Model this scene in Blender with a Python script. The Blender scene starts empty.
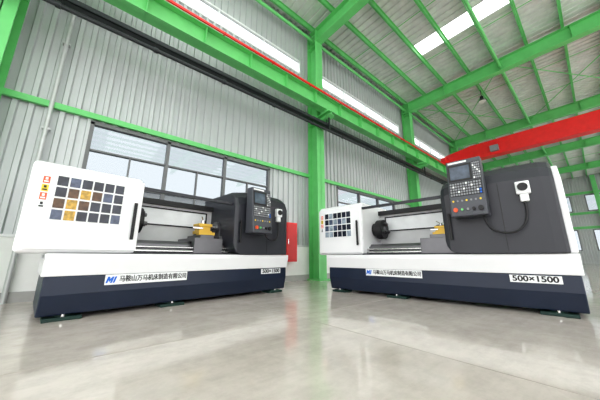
import bpy, bmesh, math, random
from mathutils import Matrix, Vector
random.seed(4)
C = bpy.context.scene.collection
bpy.context.scene.view_settings.view_transform = 'Standard'
try: bpy.context.scene.view_settings.look = 'Medium High Contrast'
except Exception as ex: print('LOOK', ex)

# ------------------------------------------------------------ materials
def mat(name, col, rough=0.5, metal=0.0, var=0.06, scale=6.0, bump=0.0, bscale=40.0, coat=0.0):
    m = bpy.data.materials.new(name); m.use_nodes = True
    nt = m.node_tree; b = nt.nodes['Principled BSDF']
    tc = nt.nodes.new('ShaderNodeTexCoord')
    n = nt.nodes.new('ShaderNodeTexNoise'); n.inputs['Scale'].default_value = scale
    n.inputs['Detail'].default_value = 5
    nt.links.new(tc.outputs['Object'], n.inputs['Vector'])
    r = nt.nodes.new('ShaderNodeValToRGB')
    r.color_ramp.elements[0].position = .3; r.color_ramp.elements[1].position = .7
    r.color_ramp.elements[0].color = tuple(max(0, c*(1-var)) for c in col)+(1,)
    r.color_ramp.elements[1].color = tuple(min(1, c*(1+var)) for c in col)+(1,)
    nt.links.new(n.outputs['Fac'], r.inputs['Fac'])
    nt.links.new(r.outputs['Color'], b.inputs['Base Color'])
    b.inputs['Roughness'].default_value = rough
    b.inputs['Metallic'].default_value = metal
    if coat: b.inputs['Coat Weight'].default_value = coat
    if bump:
        n2 = nt.nodes.new('ShaderNodeTexNoise'); n2.inputs['Scale'].default_value = bscale
        nt.links.new(tc.outputs['Object'], n2.inputs['Vector'])
        bp = nt.nodes.new('ShaderNodeBump'); bp.inputs['Strength'].default_value = bump
        bp.inputs['Distance'].default_value = .02
        nt.links.new(n2.outputs['Fac'], bp.inputs['Height'])
        nt.links.new(bp.outputs['Normal'], b.inputs['Normal'])
    return m

def glassmat(name, tint, gloss=.12, rough=.03):
    m = bpy.data.materials.new(name); m.use_nodes = True
    nt = m.node_tree; nt.nodes.clear()
    o = nt.nodes.new('ShaderNodeOutputMaterial')
    t = nt.nodes.new('ShaderNodeBsdfTransparent'); t.inputs['Color'].default_value = tint+(1,)
    g = nt.nodes.new('ShaderNodeBsdfGlossy'); g.inputs['Roughness'].default_value = rough
    mx = nt.nodes.new('ShaderNodeMixShader'); mx.inputs[0].default_value = gloss
    nt.links.new(t.outputs[0], mx.inputs[1]); nt.links.new(g.outputs[0], mx.inputs[2])
    nt.links.new(mx.outputs[0], o.inputs[0])
    return m

GREEN = mat('green_paint', (.16,.57,.19), .35, 0, .07, 3)
GREEND = mat('green_purlin_paint', (.16,.56,.19), .4, 0, .07, 3)
RED = mat('red_paint', (.78,.02,.02), .35, 0, .06)
WALLM = mat('corrugated_sheet', (.49,.515,.52), .4, .25, .04, 1.2)
ROOFM = mat('roof_foil', (.76,.76,.76), .42, .25, .10, 3, .3, 14)
PLASTER = mat('white_plaster', (.84,.85,.84), .7, 0, .03)
FRAME = mat('window_frame_metal', (.16,.165,.17), .45, .2)
FRAMEW = mat('ribbon_frame_white', (.75,.78,.78), .45, .1)
GLASS = glassmat('window_glass', (.50,.53,.55), .07)
SKYL = glassmat('skylight_plastic', (1,1,1), .03, .5)
RIBG = glassmat('ribbon_glass', (.80,.82,.83), .04, .1)
DARKP = mat('dark_tray_metal', (.022,.028,.03), .45, .2)
GREYP = mat('grey_pipe', (.55,.57,.57), .4, .3)
WHITE = mat('white_enamel', (.84,.85,.87), .3, 0, .02, 3)
NAVY = mat('navy_enamel', (.011,.020,.045), .38, 0, .08, 3)
CHAR = mat('charcoal_enamel', (.030,.032,.041), .4, 0, .07, 3)
IRON = mat('machined_iron', (.16,.16,.17), .35, .7)
BLACK = mat('black_plastic', (.010,.010,.012), .5)
STEEL = mat('bright_steel', (.6,.6,.6), .25, .9)
BRASS = mat('amber_tool_paint', (.62,.40,.06), .35, .3)
TEAL = mat('dark_green_foot_paint', (.008,.035,.028), .6)
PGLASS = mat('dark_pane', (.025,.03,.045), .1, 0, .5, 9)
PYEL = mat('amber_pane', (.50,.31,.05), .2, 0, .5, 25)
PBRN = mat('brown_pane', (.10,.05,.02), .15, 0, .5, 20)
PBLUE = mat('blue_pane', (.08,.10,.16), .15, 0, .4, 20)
PPALE = mat('pale_reflection_pane', (.30,.36,.42), .15, 0, .4, 20)  # pale reflection painted into the pane colour
LRED = mat('label_red', (.80,.12,.04), .5)
LYEL = mat('label_yellow', (.85,.62,.05), .5)
LBLUE = mat('label_blue', (.01,.14,.62), .5)
LWHITE = mat('label_white', (.84,.86,.87), .5, 0, .01)
PANELG = mat('panel_grey', (.07,.075,.09), .4)
KEYG = mat('key_grey', (.26,.27,.29), .5)
SCREEN = mat('screen_glass', (.05,.07,.10), .12, 0, .5, 8)
BACKP = mat('guard_grey', (.56,.57,.58), .4, 0, .04)
LAMPW = mat('lamp_white', (.9,.9,.88), .4)

# floor
FLOOR = bpy.data.materials.new('polished_concrete'); FLOOR.use_nodes = True
nt = FLOOR.node_tree; b = nt.nodes['Principled BSDF']
tc = nt.nodes.new('ShaderNodeTexCoord')
def noise(sc,det,ro,vec=None):
    n=nt.nodes.new('ShaderNodeTexNoise'); n.inputs['Scale'].default_value=sc; n.inputs['Detail'].default_value=det; n.inputs['Roughness'].default_value=ro
    nt.links.new(vec or tc.outputs['Object'], n.inputs['Vector']); return n
n1=noise(.9,8,.65); n2=noise(5,10,.78)
mp=nt.nodes.new('ShaderNodeMapping'); mp.inputs['Scale'].default_value=(.8,5,1); mp.inputs['Rotation'].default_value=(0,0,.5)
nt.links.new(tc.outputs['Object'],mp.inputs['Vector']); n3=noise(1.2,8,.7,mp.outputs['Vector'])
r = nt.nodes.new('ShaderNodeValToRGB'); e = r.color_ramp.elements
e[0].position=.32; e[0].color=(.59,.53,.485,1); e[1].position=.68; e[1].color=(.71,.645,.60,1)
nt.links.new(n1.outputs['Fac'], r.inputs['Fac'])
def mulnoise(src,n,lo,p0,p1,f):
    mx = nt.nodes.new('ShaderNodeMixRGB'); mx.blend_type='MULTIPLY'; mx.inputs[0].default_value=f
    r2 = nt.nodes.new('ShaderNodeValToRGB'); r2.color_ramp.elements[0].position=p0; r2.color_ramp.elements[0].color=(lo,lo,lo,1); r2.color_ramp.elements[1].position=p1
    nt.links.new(n.outputs['Fac'], r2.inputs['Fac']); nt.links.new(src, mx.inputs[1]); nt.links.new(r2.outputs['Color'], mx.inputs[2]); return mx.outputs['Color']
c_=mulnoise(r.outputs['Color'],n2,.76,.40,.56,.45)
c_=mulnoise(c_,n3,.82,.40,.6,.45)
nt.links.new(c_, b.inputs['Base Color'])
mr = nt.nodes.new('ShaderNodeMapRange'); mr.inputs['From Min'].default_value=.3; mr.inputs['From Max'].default_value=.7; mr.inputs['To Min'].default_value=.04; mr.inputs['To Max'].default_value=.15
nt.links.new(n2.outputs['Fac'], mr.inputs['Value']); nt.links.new(mr.outputs[0], b.inputs['Roughness'])
b.inputs['IOR'].default_value=1.65
JOINT = mat('joint_filler', (.40,.36,.33), .7)

# ------------------------------------------------------------ mesh builder
class MB:
    def __init__(s): s.v=[]; s.f=[]; s.m=[]
    def add(s, vs, fs, m=0):
        o=len(s.v); s.v+= [tuple(v) for v in vs]
        for f in fs: s.f.append([o+i for i in f]); s.m.append(m)
    def box(s,x0,x1,y0,y1,z0,z1,m=0):
        s.add([(x0,y0,z0),(x1,y0,z0),(x1,y1,z0),(x0,y1,z0),(x0,y0,z1),(x1,y0,z1),(x1,y1,z1),(x0,y1,z1)],
              [(0,3,2,1),(4,5,6,7),(0,1,5,4),(1,2,6,5),(2,3,7,6),(3,0,4,7)],m)
    def prism(s,prof,a0,a1,axis='x',m=0,prof2=None):
        n=len(prof); prof2=prof2 or prof
        def P(p,a):
            return {'x':(a,p[0],p[1]),'y':(p[0],a,p[1]),'z':(p[0],p[1],a)}[axis]
        vs=[P(p,a0) for p in prof]+[P(p,a1) for p in prof2]
        fs=[tuple(range(n)),tuple(range(2*n-1,n-1,-1))]
        fs+=[(i,(i+1)%n,n+(i+1)%n,n+i) for i in range(n)]
        s.add(vs,fs,m)
    def loft(s,secs,m=0):
        n=len(secs[0][1]); vs=[(x,p[0],p[1]) for x,pr in secs for p in pr]; k=len(secs)
        fs=[tuple(range(n)),tuple(range(k*n-1,(k-1)*n-1,-1))]
        for j in range(k-1):
            for i in range(n): fs.append((j*n+i,j*n+(i+1)%n,(j+1)*n+(i+1)%n,(j+1)*n+i))
        s.add(vs,fs,m)
    def cyl(s,c,axis,r,h,n=24,m=0,r2=None):
        r2=r if r2 is None else r2
        prof0=[(math.cos(2*math.pi*i/n),math.sin(2*math.pi*i/n)) for i in range(n)]
        vs=[]
        for rr,hh in ((r,0),(r2,h)):
            for p in prof0:
                a,b_=p[0]*rr,p[1]*rr
                if axis=='z': vs.append((c[0]+a,c[1]+b_,c[2]+hh))
                elif axis=='x': vs.append((c[0]+hh,c[1]+a,c[2]+b_))
                else: vs.append((c[0]+a,c[1]+hh,c[2]+b_))
        fs=[tuple(range(n)),tuple(range(2*n-1,n-1,-1))]+[(i,(i+1)%n,n+(i+1)%n,n+i) for i in range(n)]
        s.add(vs,fs,m)
    def tube(s,p,q,r,n=8,m=0):
        p=Vector(p);q=Vector(q);d=(q-p).normalized()
        a=d.orthogonal().normalized();b_=d.cross(a)
        vs=[]
        for o in (p,q):
            for i in range(n):
                t=2*math.pi*i/n; vs.append(o+a*math.cos(t)*r+b_*math.sin(t)*r)
        fs=[tuple(range(n)),tuple(range(2*n-1,n-1,-1))]+[(i,(i+1)%n,n+(i+1)%n,n+i) for i in range(n)]
        s.add(vs,fs,m)
    def build(s,name,mats,parent=None,bevel=0,label=None,cat=None,kind=None,group=None,loc=None,recalc=True,seg=2):
        me=bpy.data.meshes.new(name)
        vs=s.v
        if loc: vs=[(v[0]-loc[0],v[1]-loc[1],v[2]-loc[2]) for v in vs]
        me.from_pydata(vs,[],s.f)
        for m in (mats if isinstance(mats,list) else [mats]): me.materials.append(m)
        for p,i in zip(me.polygons,s.m): p.material_index=i
        if recalc:
            bm=bmesh.new(); bm.from_mesh(me); bmesh.ops.recalc_face_normals(bm,faces=bm.faces); bm.to_mesh(me); bm.free()
        o=bpy.data.objects.new(name,me); C.objects.link(o)
        if loc: o.location=loc
        if parent: o.parent=parent
        if bevel:
            bv=o.modifiers.new('bevel','BEVEL'); bv.width=bevel; bv.segments=seg; bv.limit_method='ANGLE'; bv.angle_limit=math.radians(35)
        tag(o,label,cat,kind,group)
        return o
def tag(o,label=None,cat=None,kind=None,group=None):
    if label: o['label']=label
    if cat: o['category']=cat
    if kind: o['kind']=kind
    if group: o['group']=group
def empty(name,label=None,cat=None,group=None,loc=(0,0,0)):
    o=bpy.data.objects.new(name,None); C.objects.link(o); o.location=loc; o.empty_display_size=.3
    tag(o,label,cat,None,group); return o
def dup(root):
    r=root.copy(); C.objects.link(r)
    def rec(a,b):
        for ch in list(a.children):
            c=ch.copy(); C.objects.link(c); c.parent=b; rec(ch,c)
    rec(root,r); return r

# ------------------------------------------------------------ the hall
WY=5.49; X0=-7.9; X1=37.1; YB=-13.0; P=6.5
cols=[-1.4+P*i for i in range(6)]
ROOFZ=8.45; SL=.012
def rz(y): return ROOFZ+SL*(WY-y)

m=MB(); m.box(X0,X1,YB,WY+.2,-.2,0)
m.build('floor',FLOOR,kind='structure',label='polished grey concrete workshop floor',cat='floor')
m=MB()
for x in (-1.4,1.85,5.1,11.6,18.1,24.6): m.box(x-.004,x+.004,YB,WY-.02,-.01,.0012)
for y in (-4.2,2.2): m.box(X0,X1,y-.004,y+.004,-.01,.0012)
m.build('trim_1',JOINT,kind='structure',label='thin saw-cut joints in the concrete floor',cat='floor joints')

def corr(mb,a0,a1,z0,z1,axis='x',pitch=.18,d=.043,pos=WY):
    pts=[]; k=math.floor(a0/pitch)
    while k*pitch<a1:
        for da,dd in ((0,0),(.09,0),(.105,d),(.165,d)):
            a=k*pitch+da
            if a0<=a<=a1: pts.append((a,dd))
        k+=1
    if pts[0][0]>a0: pts.insert(0,(a0,0))
    if pts[-1][0]<a1: pts.append((a1,0))
    vs=[];fs=[]
    for (a,dd) in pts:
        for z in (z0,z1):
            vs.append((a,pos-dd,z) if axis=='x' else (pos-dd,a,z))
    for i in range(len(pts)-1): fs.append((2*i,2*i+2,2*i+3,2*i+1))
    mb.add(vs,fs)
WT,WB=2.96,1.25; CT,CB=7.02,6.55
wins=[(c+1.22,c+4.94) for c in cols]
m=MB()
corr(m,X0,X1,.9,WB); corr(m,X0,X1,WT,4.95); corr(m,X0,X1,4.95,CB); corr(m,X0,X1,CT,8.5)
xs=X0
for a,b_ in wins:
    corr(m,xs,min(a,X1),WB,WT); xs=b_
if xs<X1: corr(m,xs,X1,WB,WT)
xs=X0
for c in cols:
    corr(m,xs,c+.45,CB,CT); xs=c+P-.45
if xs<X1: corr(m,xs,X1,CB,CT)
m.build('wall_back',WALLM,kind='structure',label='grey corrugated steel sheet side wall',cat='wall',recalc=False)
m=MB(); m.box(X0,X1,WY-.06,WY+.1,0,.9); m.build('wall_base',PLASTER,kind='structure',label='low white plastered wall under the steel sheet',cat='wall')
m=MB(); m.box(X0,X1,WY-.09,WY-.06,0,.14); m.build('baseboard_back',mat('skirting_grey',(.40,.40,.39),.6),kind='structure',label='grey painted skirting at the wall foot',cat='baseboard')
m=MB(); m.box(X0,X1,WY-.05,WY-.0,4.93,4.98); m.box(X0,X1,WY-.08,WY,.9,.94)
m.build('trim_2',GREYP,kind='structure',label='grey metal flashing along the sheet seams',cat='wall trim')
m=MB(); m.box(X0,X1,WY-.11,WY-.045,3.0,3.1); m.build('trim_3',GREEN,kind='structure',label='green steel girt above the windows',cat='wall trim')

wn=1
for (a,b_) in wins:
    w=b_-a
    m=MB(); y0,y1=WY-.06,WY+.04
    m.box(a-.03,b_+.03,y0,y1,WT-.045,WT+.02); m.box(a-.03,b_+.03,y0,y1,WB-.02,WB+.045)
    m.box(a-.03,a+.025,y0,y1,WB,WT); m.box(b_-.025,b_+.03,y0,y1,WB,WT)
    for k in (1,2): m.box(a+w*k/3-.03,a+w*k/3+.03,y0,y1,WB,WT)
    for k in range(3): m.box(a+w*(k+.5)/3-.014,a+w*(k+.5)/3+.014,y0+.02,y1-.02,WB,WT-.5)
    m.box(a,b_,y0+.01,y1-.01,WT-.53,WT-.5); m.box(a,b_,y0+.02,y1-.02,WT-1.115,WT-1.09)
    fr=m.build('window_%d'%wn,FRAME,kind='structure',label='wide metal framed window with small panes',cat='window')
    m=MB(); m.box(a,b_,WY-.005,WY+.005,WB,WT)
    m.build('glass_pane',GLASS,parent=fr); wn+=1
for c in cols:
    a,b_=c+.45,c+P-.45
    m=MB(); m.box(a,b_,WY-.05,WY+.03,CT-.03,CT+.02); m.box(a,b_,WY-.05,WY+.03,CB-.02,CB+.03)
    for k in range(5): xx=a+(b_-a)*k/4; m.box(xx-.015,xx+.015,WY-.04,WY+.02,CB,CT)
    fr=m.build('window_%d'%wn,FRAMEW,kind='structure',label='narrow high ribbon window under the eave',cat='window'); wn+=1
    m=MB(); m.box(a,b_,WY-.004,WY+.004,CB,CT); m.build('glass_pane',RIBG,parent=fr)

# outside: ground and a neighbouring building seen through the glass
m=MB(); m.box(X0-20,X1+30,WY+.2,60,-.25,-.05); m.build('ground',mat('outside_paving',(.5,.5,.48),.8),kind='structure',label='pale paving outside the hall',cat='ground')
m=MB(); m.box(-6,34,19,27,-.1,4.8,0)
for k in range(13):
    m.box(-5+k*3,-3.2+k*3,18.94,19.02,1.2,3.4,1)
m.box(-6.2,34.2,18.8,27.2,4.8,5.0,2)
m.build('factory_building',[mat('outside_facade',(.42,.45,.46),.7),mat('outside_window_dark',(.10,.12,.14),.2),mat('outside_roof_edge',(.30,.36,.40),.6)],label='grey neighbouring factory building seen through the windows',cat='building',loc=(14,19,-.1))

# far end wall
XE=37.0
m=MB()
for z0,z1 in ((0,1.2),(3.2,5.0),(6.6,8.6)): corr(m,YB,WY,z0,z1,'y',.18,.043,XE)
ys=YB
for k in range(4):
    a=-11.6+4.2*k
    for z0,z1 in ((1.2,3.2),(5.0,6.6)): corr(m,ys,a,z0,z1,'y',.18,.043,XE)
    ys=a+3.2
for z0,z1 in ((1.2,3.2),(5.0,6.6)): corr(m,ys,WY,z0,z1,'y',.18,.043,XE)
m.build('wall_end',WALLM,kind='structure',label='grey corrugated steel end wall of the hall',cat='wall',recalc=False)
for z0,z1 in ((1.2,3.2),(5.0,6.6)):
    for k in range(4):
        a=-11.6+4.2*k; b_=a+3.2
        m=MB()
        m.box(XE-.06,XE+.02,a,b_,z0,z0+.07); m.box(XE-.06,XE+.02,a,b_,z1-.07,z1)
        for t in range(5): yy=a+.03+(3.14)*t/4; m.box(XE-.06,XE+.02,yy-.03,yy+.03,z0,z1)
        fr=m.build('window_%d'%wn,FRAME,kind='structure',label='end wall window with metal mullions',cat='window'); wn+=1
        m=MB(); m.box(XE-.02,XE-.01,a,b_,z0,z1); m.build('glass_pane',GLASS,parent=fr)
for y in (-9.2,-5.0,-.8,3.4):
    m=MB(); m.box(XE-.42,XE-.40,y-.16,y+.16,0,8.4); m.box(XE-.10,XE-.08,y-.16,y+.16,0,8.4); m.box(XE-.41,XE-.09,y-.01,y+.01,0,8.4)
    m.build('end_wall_post',GREEN,label='green steel wind post on the end wall',cat='column',group='green end wall posts',loc=(XE-.25,y,0))
for z in (3.4,4.8,6.8):
    m=MB(); m.box(XE-.07,XE-.045,YB,WY-.12,z-.12,z+.12); m.build('trim_%d'%(4+int(z)),GREEN,kind='structure',label='green girt on the end wall',cat='wall trim')

# ceiling
SY=4.3
sky=[(-6.2,-3.2,YB,SY),(0.2,3.3,YB,SY),(8.5,9.2,YB,3.4),(14.2,17.0,YB,-3.2),(20.5,23.5,YB,-3.2),(27,30,YB,-3.2)]  # narrow strip is the visible skylight; wide ones, out of view, added for down light
def roofstrip(mb,a0,a1,y0,y1):
    pts=[];k=math.floor(a0/.25)
    while k*.25<a1:
        for da,dd in ((0,0),(.17,0),(.19,.045),(.235,.045)):
            a=k*.25+da
            if a0<=a<=a1: pts.append((a,dd))
        k+=1
    if pts[0][0]>a0: pts.insert(0,(a0,0))
    if pts[-1][0]<a1: pts.append((a1,0))
    vs=[];fs=[]
    for a,dd in pts:
        for y in (y0,y1): vs.append((a,y,rz(y)+dd))
    for i in range(len(pts)-1): fs.append((2*i,2*i+1,2*i+3,2*i+2))
    mb.add(vs,fs)
m=MB(); xs=X0
for a,b_,ya,yb in sky:
    roofstrip(m,xs,a,YB,WY+.1); roofstrip(m,a,b_,yb,WY+.1); xs=b_
roofstrip(m,xs,X1,YB,WY+.1)
m.build('ceiling',ROOFM,kind='structure',label='silver foil backed ribbed roof sheeting',cat='ceiling',recalc=False)
for a,b_,ya,yb in sky:
    m=MB(); m.add([(a,ya,rz(ya)+.02),(b_,ya,rz(ya)+.02),(b_,yb,rz(yb)+.02),(a,yb,rz(yb)+.02)],[(0,1,2,3)])
    m.build('window_%d'%wn,SKYL,kind='structure',label='translucent white roof strip, wide ones out of view added for light',cat='skylight',recalc=False); wn+=1

# columns
def column(x):
    m=MB(); y0,y1=5.0,5.40
    m.box(x-.15,x+.15,y0,y0+.018,0,8.2); m.box(x-.15,x+.15,y1-.018,y1,0,8.2); m.box(x-.008,x+.008,y0,y1,0,8.2)
    for z in (4.7,4.86,7.6): m.box(x-.14,x+.14,y0,y1,z-.008,z+.008)
    root=m.build('steel_column',GREEN,label='bright green H section steel column against the corrugated wall',cat='column',group='green steel wall columns',loc=(x,5.2,0))
    def part(mm,n,mt=GREEN): 
        mm.v=[(v[0]-x,v[1]-5.2,v[2]) for v in mm.v]; return mm.build(n,mt,parent=root)
    q=MB(); q.box(x-.22,x+.22,4.9,5.42,0,.03)
    part(q,'base_plate')
    q=MB(); q.prism([(5.0,4.62),(5.0,4.9),(4.5,4.9),(4.5,4.78)],x-.009,x+.009,'x'); q.box(x-.12,x+.12,4.5,5.0,4.88,4.9)
    q.prism([(5.0,4.62),(5.0,4.635),(4.5,4.795),(4.5,4.78)],x-.12,x+.12,'x'); q.box(x-.12,x+.12,4.58,4.86,4.9,4.96)
    part(q,'crane_bracket')
    return root
for x in cols: column(x)
for x in cols:
    m=MB(); ya,yb=5.35,YB
    def sl(z0,z1,hx): 
        m.add([(x-hx,ya,rz(ya)+z0),(x+hx,ya,rz(ya)+z0),(x+hx,yb,rz(yb)+z0),(x-hx,yb,rz(yb)+z0),
               (x-hx,ya,rz(ya)+z1),(x+hx,ya,rz(ya)+z1),(x+hx,yb,rz(yb)+z1),(x-hx,yb,rz(yb)+z1)],
              [(0,3,2,1),(4,5,6,7),(0,1,5,4),(1,2,6,5),(2,3,7,6),(3,0,4,7)])
    sl(-.72,-.70,.13); sl(-.22,-.20,.13); sl(-.72,-.2,.007)
    for k in range(1,9):
        y=5.35-2*k; m.box(x-.12,x+.12,y-.006,y+.006,rz(y)-.71,rz(y)-.21)
    m.build('roof_rafter',GREEN,label='bright green I section roof rafter',cat='roof beam',group='green roof rafters',loc=(x,5.35,8.0))
y=5.2
while y>YB:
    m=MB(); z=rz(y)
    m.box(X0,X1,y-.004,y+.004,z-.18,z-.005); m.box(X0,X1,y-.004,y+.045,z-.18,z-.17); m.box(X0,X1,y-.045,y+.004,z-.015,z-.005)
    m.build('roof_purlin',GREEND,label='long green Z section roof purlin',cat='roof purlin',group='green roof purlins',loc=(X0,y,z))
    y-=.95
for yy,zz in ((5.2,7.9),(1.3,7.95),(-2.7,8.0)):
    m=MB(); m.tube((X0,yy,zz),(X1,yy,zz),.05,12)
    m.build('tie_tube',GREEN,label='round green steel tie tube between rafters',cat='tie tube',group='green tie tubes',loc=(X0,yy,zz))
for (pa,pb) in (((11.6,5.2),(18.1,1.3)),((18.1,5.2),(11.6,1.3)),((11.6,1.3),(18.1,-2.7)),((18.1,1.3),(11.6,-2.7))):
    m=MB(); m.tube((pa[0],pa[1],8.12),(pb[0],pb[1],8.1),.018,6)
    m.build('brace_rod',GREEN,label='thin green diagonal roof brace rod',cat='brace rod',group='green roof brace rods')
for i,c in enumerate(cols[1:-1]):
    for xo in (2.1,4.4):
        x=c+xo
        m=MB(); m.tube((x,5.2,rz(5.2)-.1),(x,-8.1,rz(-8.1)-.1),.013,6)
        m.build('sag_rod',GREEND,label='thin green sag rod threaded through the purlins',cat='brace rod',group='green roof sag rods')

# crane runway
def beam_x(name,y,z0,z1,fw,mt,**k):
    m=MB(); m.box(X0,X1,y-fw,y+fw,z0,z0+.02); m.box(X0,X1,y-fw,y+fw,z1-.02,z1); m.box(X0,X1,y-.006,y+.006,z0,z1)
    xx=X0+.6
    while xx<X1: m.box(xx-.006,xx+.006,y-fw*.95,y+fw*.95,z0,z1); xx+=1.08
    return m.build(name,mt,**k)
rb=beam_x('crane_runway_beam',4.72,4.96,5.42,.13,GREEN,label='long green I section crane runway beam on column brackets',cat='crane runway')
m=MB(); m.box(X0,X1,4.69,4.75,5.42,5.48); m.build('crane_rail',mat('rail_steel',(.22,.2,.18),.5,.5),parent=rb)
m=MB(); m.box(X0,X1,4.50,4.535,5.37,5.42)
xx=X0+.5
while xx<X1: m.box(xx-.015,xx+.015,4.5,4.6,5.40,5.425); xx+=1.3
m.build('conductor_bar',RED,parent=rb,label='thin red conductor bar on runway beam')
m=MB(); m.box(X0,X1,4.66,4.88,4.46,4.475); m.box(X0,X1,4.66,4.67,4.46,4.56); m.box(X0,X1,4.87,4.88,4.46,4.56)
m.tube((X0,4.73,4.515),(X1,4.73,4.515),.035,8); m.tube((X0,4.80,4.51),(X1,4.80,4.51),.03,8)
for x in cols:
    m.box(x-.02,x+.02,4.70,4.72,4.47,4.705); m.box(x-.02,x+.02,4.84,4.86,4.47,4.66)
xx=X0+.6
while xx<X1: m.box(xx-.02,xx+.02,4.655,4.885,4.45,4.46); xx+=1.3
m.build('cable_tray',DARKP,label='dark steel cable tray running under the crane runway',cat='cable tray')
m=MB(); m.tube((X0,4.62,4.29),(X1,4.62,4.29),.035,10)
for x in cols: m.box(x-.02,x+.02,4.60,4.64,4.30,4.73)
xx=X0+.6
while xx<X1: m.cyl((xx-.03,4.62,4.29),'x',.048,.06,12); xx+=1.3
m.build('conduit_pipe',DARKP,label='black conduit pipe hung below the cable tray',cat='pipe')

# bridge crane
cr=empty('bridge_crane','red overhead bridge crane spanning from the runway beam','crane',loc=(15.6,4.72,5.48))
def cp(mm,n,mt,bev=0,**k):
    mm.v=[(v[0]-15.6,v[1]-4.72,v[2]-5.48) for v in mm.v]; return mm.build(n,mt,parent=cr,bevel=bev,**k)
q=MB(); q.prism([(4.9,5.95),(4.9,6.35),(3.6,6.55),(-12.2,6.55),(-12.2,5.75),(3.6,5.75)],15.35,15.85,'x')
cp(q,'girder',RED,.01)
q=MB(); q.box(14.4,16.8,4.60,4.84,5.62,5.95)
q.cyl((14.7,4.66,5.625),'y',.14,.12,20,1); q.cyl((16.5,4.66,5.625),'y',.14,.12,20,1)
cp(q,'end_carriage',[RED,BLACK],.01)
q=MB(); q.box(15.16,15.36,2.4,2.75,5.9,6.2); cp(q,'drive_box',mat('crane_motor_grey',(.25,.27,.28),.5),.01)

# wall fittings
m=MB(); m.box(3.98,4.36,5.22,5.43,.50,1.52); rb2=m.build('hose_cabinet',RED,label='red metal fire hose cabinet beside the green column',cat='fire cabinet',bevel=.01)
m=MB(); m.box(4.01,4.33,5.205,5.22,.54,1.48); m.build('door',mat('red_door',(.62,.02,.02),.4),parent=rb2,bevel=.005)
m=MB(); m.box(4.03,4.05,5.185,5.205,.95,1.08); m.build('handle',STEEL,parent=rb2)
m=MB(); m.tube((-.72,5.37,0),(-.72,5.37,6.3),.03,12)
for z in (1.0,2.6,4.2,5.8): m.box(-.77,-.67,5.35,5.445,z,z+.03)
m.build('conduit_pipe',GREYP,label='slim grey vertical pipe clamped to the corrugated wall',cat='pipe')
m=MB(); m.tube((5.55,5.37,0),(5.55,5.37,6.3),.05,12)
for z in (1.0,2.6,4.2,5.8): m.box(5.47,5.63,5.36,5.445,z,z+.03)
m.build('downpipe',GREEN,label='green vertical pipe beside the steel column',cat='pipe')

def lamp(x,y):
    m=MB(); z=rz(y)-.18
    m.tube((x,y,z),(x,y,z-.35),.012,6); m.cyl((x,y,z-.48),'z',.07,.13,16)
    m.cyl((x,y,z-.6),'z',.17,.12,24,0,.07)
    m.v=[(a-x,b_-y,c-z) for a,b_,c in m.v]
    o=m.build('highbay_lamp',DARKP,label='dark round high bay lamp hanging from the roof',cat='lamp',group='high bay lamps'); o.location=(x,y,z)
    q=MB(); q.cyl((0,0,-.61),'z',.15,.01,24); q.build('lamp_diffuser',LAMPW,parent=o)
for x,y in ((13.2,2.35),(26.2,2.35)): lamp(x,y)

# ------------------------------------------------------------ lathe
L=3.25
lat=empty('cnc_lathe','white and navy metal lathe with charcoal guard near the wall','machine tool','cnc lathes')
def textmesh(txt,name,size,loc,mt,parent,width=None,bold=0,faux=0):
    cu=bpy.data.curves.new(name,'FONT'); cu.body=txt; cu.size=size; cu.extrude=.0015; cu.offset=bold
    cu.align_x='CENTER'; cu.align_y='CENTER'
    o=bpy.data.objects.new('tmp',cu); C.objects.link(o)
    bpy.context.view_layer.update()
    dg=bpy.context.evaluated_depsgraph_get()
    me=bpy.data.meshes.new_from_object(o.evaluated_get(dg))
    bpy.data.objects.remove(o)
    xs_=[v.co.x for v in me.vertices]
    a,b_=min(xs_),max(xs_)
    sx=(width/(b_-a)) if width else 1
    me.transform(Matrix.Translation(loc)@Matrix.Rotation(math.pi/2,4,'X')@Matrix.Diagonal((sx,1,1,1))@Matrix.Translation((-(a+b_)/2,0,0)))
    if faux:
        bm=bmesh.new()
        for dx,dz,dy in ((-faux,-faux*.5,0),(faux,faux*.5,-.0002),(0,-faux*.5,-.0004),(faux,-faux*.5,-.0006),(-faux,faux*.5,-.0008)):
            c2=me.copy(); c2.transform(Matrix.Translation((dx,dy,dz))); bm.from_mesh(c2)
        bm.to_mesh(me); bm.free()
    me.materials.clear(); me.materials.append(mt)
    ob=bpy.data.objects.new(name,me); C.objects.link(ob); ob.parent=parent
    return ob

m=MB(); m.prism([(0,.43),(0,.25),(.05,.05),(1.15,.05),(1.2,.25),(1.2,.43)],0,L)
base=m.build('base',NAVY,parent=lat,bevel=.012,label='dark navy machine base')
for x in (.20,1.25,3.02):
    for y in (.13,1.05):
        m=MB(); m.box(x-.15,x+.15,y-.12,y+.09,0,.034); m.cyl((x,y,.03),'z',.07,.03,16); m.cyl((x,y-.09,.03),'z',.016,.03,8,1)
        m.build('levelling_foot',[TEAL,STEEL],parent=lat,bevel=.006)
m=MB(); m.prism([(-.04,.655),(-.04,.60),(-.002,.43),(1.2,.43),(1.2,.655),(1.17,.655),(1.17,.6),(-.0,.6),(-.0,.655)],-.02,L+.02)
m.build('chip_tray',WHITE,parent=lat,bevel=.006,label='white chip tray band')
m=MB(); m.box(.49,1.39,-.007,0,.318,.427); npl=m.build('name_plate',LWHITE,parent=lat,label='white company name strip')
textmesh('马鞍山万马机床制造有限公司','name_lettering',.074,(1.000,-.0085,.373),BLACK,npl,.75,0,.0013)
m=MB()
def lg(pts,x0=.497,z0=.338,s=.068):
    m.prism([(x0+(p[0]*.75+p[1]*.28)*s, z0+p[1]*s) for p in pts],-.0098,-.007,'y')
lg([(0,0),(0,1),(.34,1),(.34,0)]); lg([(.8,0),(.8,1),(1.14,1),(1.14,0)])
lg([(.33,1),(.33,.52),(.57,.12),(.57,.62)]); lg([(.57,.62),(.57,.12),(.81,.52),(.81,1)])
m.build('logo_mark',LBLUE,parent=npl)
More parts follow.
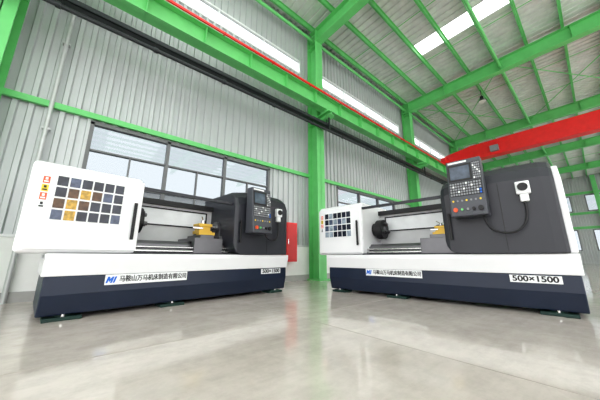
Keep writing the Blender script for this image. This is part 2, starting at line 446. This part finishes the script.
m=MB(); lg([(1.3,0),(1.3,1),(1.62,1),(1.62,0)]); m.build('logo_bar',LBLUE,parent=npl)
m=MB(); m.box(2.66,3.10,-.007,0,.334,.416); spl=m.build('size_plate',LWHITE,parent=lat,label='white size marking strip')
textmesh('500×1500','size_lettering',.086,(2.88,-.0085,.376),BLACK,spl,.39,.0025)

# headstock cabinet
m=MB(); m.prism([(-.0,.66),(-.0,1.52),(.07,1.6),(1.1,1.6),(1.1,.66)],-.25,.74)
cab=m.build('headstock_cabinet',WHITE,parent=lat,bevel=.04,label='white headstock enclosure',seg=3)
m=MB(); m.box(-.19,.74,-.025,0,.69,1.535); dr=m.build('door',WHITE,parent=cab,bevel=.012)
m=MB(); m.box(-.065,.545,-.032,-.024,.975,1.465,0)
for i in range(6):
    for j in range(4):
        x=-.05+i*.099; z=.990+j*.118
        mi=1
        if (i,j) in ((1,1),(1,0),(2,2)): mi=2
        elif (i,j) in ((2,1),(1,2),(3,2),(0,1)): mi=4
        elif (i*2+j)%5==0: mi=3  # pane tints paint in notices and reflections on the glass
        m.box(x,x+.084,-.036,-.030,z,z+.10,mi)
m.build('door_window',[LWHITE,PGLASS,PYEL,PBLUE,PBRN],parent=dr,label='grid of small dark panes in white bars')
for z,mm_ in ((1.35,LRED),(1.265,LYEL),(1.18,LRED),(1.095,LWHITE)):
    m=MB(); m.box(-.155,-.105,-.03,-.024,z,z+.07,0); m.box(-.147,-.113,-.032,-.029,z+.01,z+.025,1); m.box(-.14,-.12,-.032,-.029,z+.035,z+.06,1)
    m.build('warning_label',[mm_,(BLACK if mm_ in (LYEL,LWHITE) else LWHITE)],parent=dr)
m=MB(); m.box(.65,.685,-.07,-.05,.82,1.26); m.box(.66,.675,-.055,-.024,.84,.87); m.box(.66,.675,-.055,-.024,1.21,1.24)
m.build('handle',BLACK,parent=dr,bevel=.006,label='long black vertical pull handle')

m=MB(); m.box(.72,2.1,.72,.76,.62,1.46,0); m.box(.72,2.1,.66,.80,1.42,1.50,1); 
m.box(.85,1.95,.700,.722,1.10,1.12,1); m.box(.85,1.95,.700,.722,1.36,1.38,1); m.box(.85,.87,.70,.722,1.1,1.38,1); m.box(1.93,1.95,.70,.722,1.1,1.38,1)
m.build('back_guard',[BACKP,BLACK],parent=lat,label='grey splash guard with dark frame')
m=MB(); m.box(.87,1.93,.712,.721,1.12,1.36); m.build('guard_window',mat('frosted_window',(.76,.78,.80),.2),parent=lat)
m=MB(); m.box(.74,2.05,.02,.07,1.46,1.5); m.build('guide_rail',CHAR,parent=lat)
m=MB(); m.box(.7,2.9,.22,.72,.58,.80); m.prism([(.25,.80),(.30,.845),(.35,.80)],.7,2.9); m.prism([(.58,.80),(.58,.84),(.68,.84),(.68,.80)],.7,2.9)
m.build('bed',IRON,parent=lat,bevel=.006)
m=MB(); m.tube((.7,.14,.70),(2.9,.14,.70),.02,12); m.build('lead_screw',STEEL,parent=lat)
m=MB(); m.tube((.7,.14,.75),(2.9,.14,.75),.014,12); m.build('feed_rod',STEEL,parent=lat)
m=MB(); m.box(.7,2.3,.02,.18,.60,.675,0); m.build('front_cover',CHAR,parent=lat)
m=MB(); m.cyl((.66,.47,1.12),'x',.12,.12,32); m.cyl((.75,.47,1.12),'x',.175,.12,40)
for a in (90,210,330):
    t=math.radians(a); cy,cz=.47+.1*math.cos(t),1.12+.1*math.sin(t)
    m.cyl((.86,cy,cz),'x',.038,.05,4,1); m.cyl((.905,.47+.085*math.cos(t),1.12+.085*math.sin(t)),'x',.028,.03,4,1)
m.cyl((.865,.47,1.12),'x',.05,.008,24,1)
ck=m.build('chuck',[BLACK,IRON],parent=lat,bevel=.004,label='dark three jaw chuck with steel jaws')
m=MB(); m.box(1.5,1.95,.16,.74,.845,.90); m.box(1.5,1.95,.10,.20,.66,.90); m.box(1.62,1.84,.18,.66,.90,.955); m.box(1.66,1.82,.26,.54,.955,.98)
cg=m.build('carriage',IRON,parent=lat,bevel=.006)
m=MB(); m.box(1.63,1.85,.28,.50,.98,1.03,0); m.box(1.65,1.83,.30,.48,1.025,1.10,0); m.box(1.63,1.85,.28,.50,1.095,1.14,0); m.cyl((1.74,.39,1.14),'z',.035,.06,16,1); m.tube((1.74,.39,1.19),(1.67,.30,1.25),.008,8,1)
m.box(1.54,1.70,.285,.31,1.05,1.08,1); m.box(1.60,1.86,.20,.30,.95,1.0,0)
m.build('tool_post',[BRASS,STEEL],parent=cg,bevel=.004,label='amber painted four way tool post')
m=MB(); m.box(2.0,2.35,.3,.66,.84,.96); m.box(2.04,2.33,.38,.58,.96,1.1); m.cyl((2.0,.48,1.12),'x',.095,.36,28); m.cyl((1.9,.48,1.12),'x',.045,.11,24,1); m.cyl((1.8,.48,1.12),'x',.004,.11,20,1,.03)
m.build('tailstock',[IRON,STEEL],parent=lat,bevel=.006)

# charcoal cover : lofted, curved leading edge, angled hood
def sec(x,zb,zt,f=-.08):
    return (x,[(f,zb),(f,zt-.24),(f+.05,zt-.12),(f+.16,zt-.03),(f+.24,zt),(1.02,zt),(1.02,.66)])
m=MB(); m.loft([sec(2.045,.84,1.66,-.055),sec(2.06,.76,1.68,-.07),sec(2.10,.70,1.70),sec(2.16,.67,1.715),sec(2.40,.66,1.76),
                sec(2.75,.66,1.775),sec(3.10,.66,1.77),sec(3.18,.66,1.755,-.07),sec(3.21,.66,1.735,-.05)])
cov=m.build('guard_cover',CHAR,parent=lat,bevel=.008,label='charcoal sliding guard cover with curved edge',seg=2)
m=MB(); m.box(2.70,2.706,-.083,-.07,.68,1.52); m.build('panel_seam',BLACK,parent=cov)
m=MB(); m.prism([(.02,.66),(.02,1.5),(.18,1.69),(1.0,1.69),(1.0,.66)],3.205,3.27); m.build('end_panel',WHITE,parent=cov,bevel=.012,label='white end panel')
m=MB(); m.box(3.268,3.272,.34,.76,.93,1.34)
for k in range(9): m.box(3.27,3.285,.35,.75,.95+k*.042,.965+k*.042)
m.build('vent_grille',BLACK,parent=cov)
m=MB(); m.box(2.12,2.15,-.13,-.11,.84,1.2); m.box(2.125,2.145,-.115,-.075,.86,.89); m.box(2.125,2.145,-.115,-.075,1.15,1.18)
m.build('handle',BLACK,parent=cov,bevel=.005)

# control panel
m=MB(); m.prism([(-.34,1.08),(-.27,1.80),(-.12,1.80),(-.12,1.08)],2.18,2.62); m.box(2.32,2.48,-.13,-.075,1.2,1.5)
cpn=m.build('control_panel',PANELG,parent=lat,bevel=.014,label='dark grey operator control panel with screen and keys')
cpn.scale=(.88,1,1.05); cpn.location=(2.4*.12+.005,0,-.14)
def fy(z): return -.34+(z-1.08)/.72*.07
def slab(mb,x0,x1,z0,z1,t,mi=0):
    a,b_=fy(z0),fy(z1)
    mb.add([(x0,a-t,z0),(x1,a-t,z0),(x1,b_-t,z1),(x0,b_-t,z1),(x0,a+.01,z0),(x1,a+.01,z0),(x1,b_+.01,z1),(x0,b_+.01,z1)],
       [(0,1,2,3),(4,7,6,5),(0,4,5,1),(1,5,6,2),(2,6,7,3),(3,7,4,0)],mi)
m=MB(); slab(m,2.20,2.50,1.52,1.74,.004,0); slab(m,2.225,2.475,1.545,1.715,.006,1)
m.build('display_screen',[BLACK,SCREEN],parent=cpn)
m=MB(); slab(m,2.21,2.45,1.758,1.780,.004,0); m.build('header_strip',LWHITE,parent=cpn)
m=MB(); slab(m,2.51,2.608,1.52,1.745,.004,3)
for i in range(4):
    for j in range(7):
        slab(m,2.514+i*.023,2.531+i*.023,1.527+j*.031,1.549+j*.031,.008,(1 if (i+j)%5==0 else 0))
m.build('keypad',[KEYG,LWHITE,LBLUE,BLACK],parent=cpn)
m=MB(); slab(m,2.20,2.60,1.33,1.51,.004,3)
for i in range(12):
    for j in range(5):
        slab(m,2.207+i*.0325,2.230+i*.0325,1.338+j*.034,1.361+j*.034,.008,(2 if (i==11 and j<2) else (1 if (i*j)%7==3 else 0)))
m.build('keypad',[KEYG,LWHITE,LBLUE,BLACK],parent=cpn)
m=MB(); slab(m,2.20,2.60,1.11,1.31,.003,0)
m.build('switch_plate',PANELG,parent=cpn)
for (x,mm_,r_) in ((2.25,LRED,.026),(2.33,GREEN,.014),(2.40,KEYG,.014),(2.47,BLACK,.02),(2.55,BLACK,.03)):
    m=MB(); m.cyl((x,fy(1.16)-.03,1.16),'y',r_,.04,20); m.build('switch_knob',mm_,parent=cpn)
for i in range(7):
    m=MB(); m.cyl((2.23+i*.055,fy(1.27)-.01,1.27),'y',.012,.02,12); m.build('push_button',(KEYG if i%3 else LYEL),parent=cpn)

# handwheel pendant
m=MB(); m.box(2.87,3.00,-.15,-.078,1.34,1.49); m.box(2.895,2.975,-.14,-.078,1.25,1.34)
pen=m.build('handwheel_pendant',LWHITE,parent=lat,bevel=.012,label='white hand held pulse generator')
m=MB(); m.cyl((2.935,-.165,1.42),'y',.047,.02,28); m.cyl((2.955,-.18,1.44),'y',.008,.02,10)
m.build('dial',BLACK,parent=pen)
def wire(name,pts,r,parent,mt):
    cu=bpy.data.curves.new(name,'CURVE'); cu.dimensions='3D'; cu.bevel_depth=r; cu.bevel_resolution=3
    sp=cu.splines.new('NURBS'); sp.points.add(len(pts)-1)
    for p_,q_ in zip(sp.points,pts): p_.co=(*q_,1)
    sp.use_endpoint_u=True; sp.order_u=4; sp.resolution_u=10
    o=bpy.data.objects.new('tmp',cu); C.objects.link(o); bpy.context.view_layer.update()
    me=bpy.data.meshes.new_from_object(o.evaluated_get(bpy.context.evaluated_depsgraph_get())); bpy.data.objects.remove(o)
    me.materials.clear(); me.materials.append(mt)
    ob=bpy.data.objects.new(name,me); C.objects.link(ob); ob.parent=parent; return ob
wire('coiled_cable',[(2.93,-.115,1.25),(2.94,-.12,1.12),(2.90,-.15,.94),(2.75,-.19,.88),(2.62,-.2,.92),(2.56,-.2,.97),(2.53,-.2,1.12)],.012,pen,BLACK)

lat.location=(-.25,3.549,0); lat.rotation_euler=(0,0,math.radians(6.2))
l2=dup(lat); l2.location=(3.628,3.386,0); l2.rotation_euler=(0,0,math.radians(-83.8))
l2['label']='white and navy metal lathe with charcoal guard on open floor'
for ch in l2.children:
    if ch.name.startswith('name_plate'): ch.location.x=.28
    if ch.name.startswith('control_panel'): ch.location.z=-.02
    if ch.name.startswith('carriage'):
        ch.location.x=.16
        for g in ch.children: g.scale=(.7,.7,.7); g.location=(1.74*.3,.39*.3,.98*.3)
    if ch.name.startswith('chuck'): ch.location.x=.07
    if ch.name.startswith('headstock'):
        for d in ch.children:
            for g in d.children:
                if g.name.startswith('door_window'):
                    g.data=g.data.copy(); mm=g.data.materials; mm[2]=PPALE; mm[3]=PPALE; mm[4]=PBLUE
                    g['label']='grid of small panes with painted pale blue reflections'

# ------------------------------------------------------------ light
w=bpy.data.worlds.new('World'); bpy.context.scene.world=w; w.use_nodes=True
bg=w.node_tree.nodes['Background']; bg.inputs[0].default_value=(1,.99,.99,1); bg.inputs[1].default_value=2.5

cam=bpy.data.cameras.new('Camera'); co=bpy.data.objects.new('Camera',cam); C.objects.link(co)
cam.sensor_width=36; cam.lens=250/600*36; cam.clip_end=300
co.location=(0,0,.62); co.rotation_euler=(math.radians(90+12.84),0,math.radians(-40.5))
bpy.context.scene.camera=co
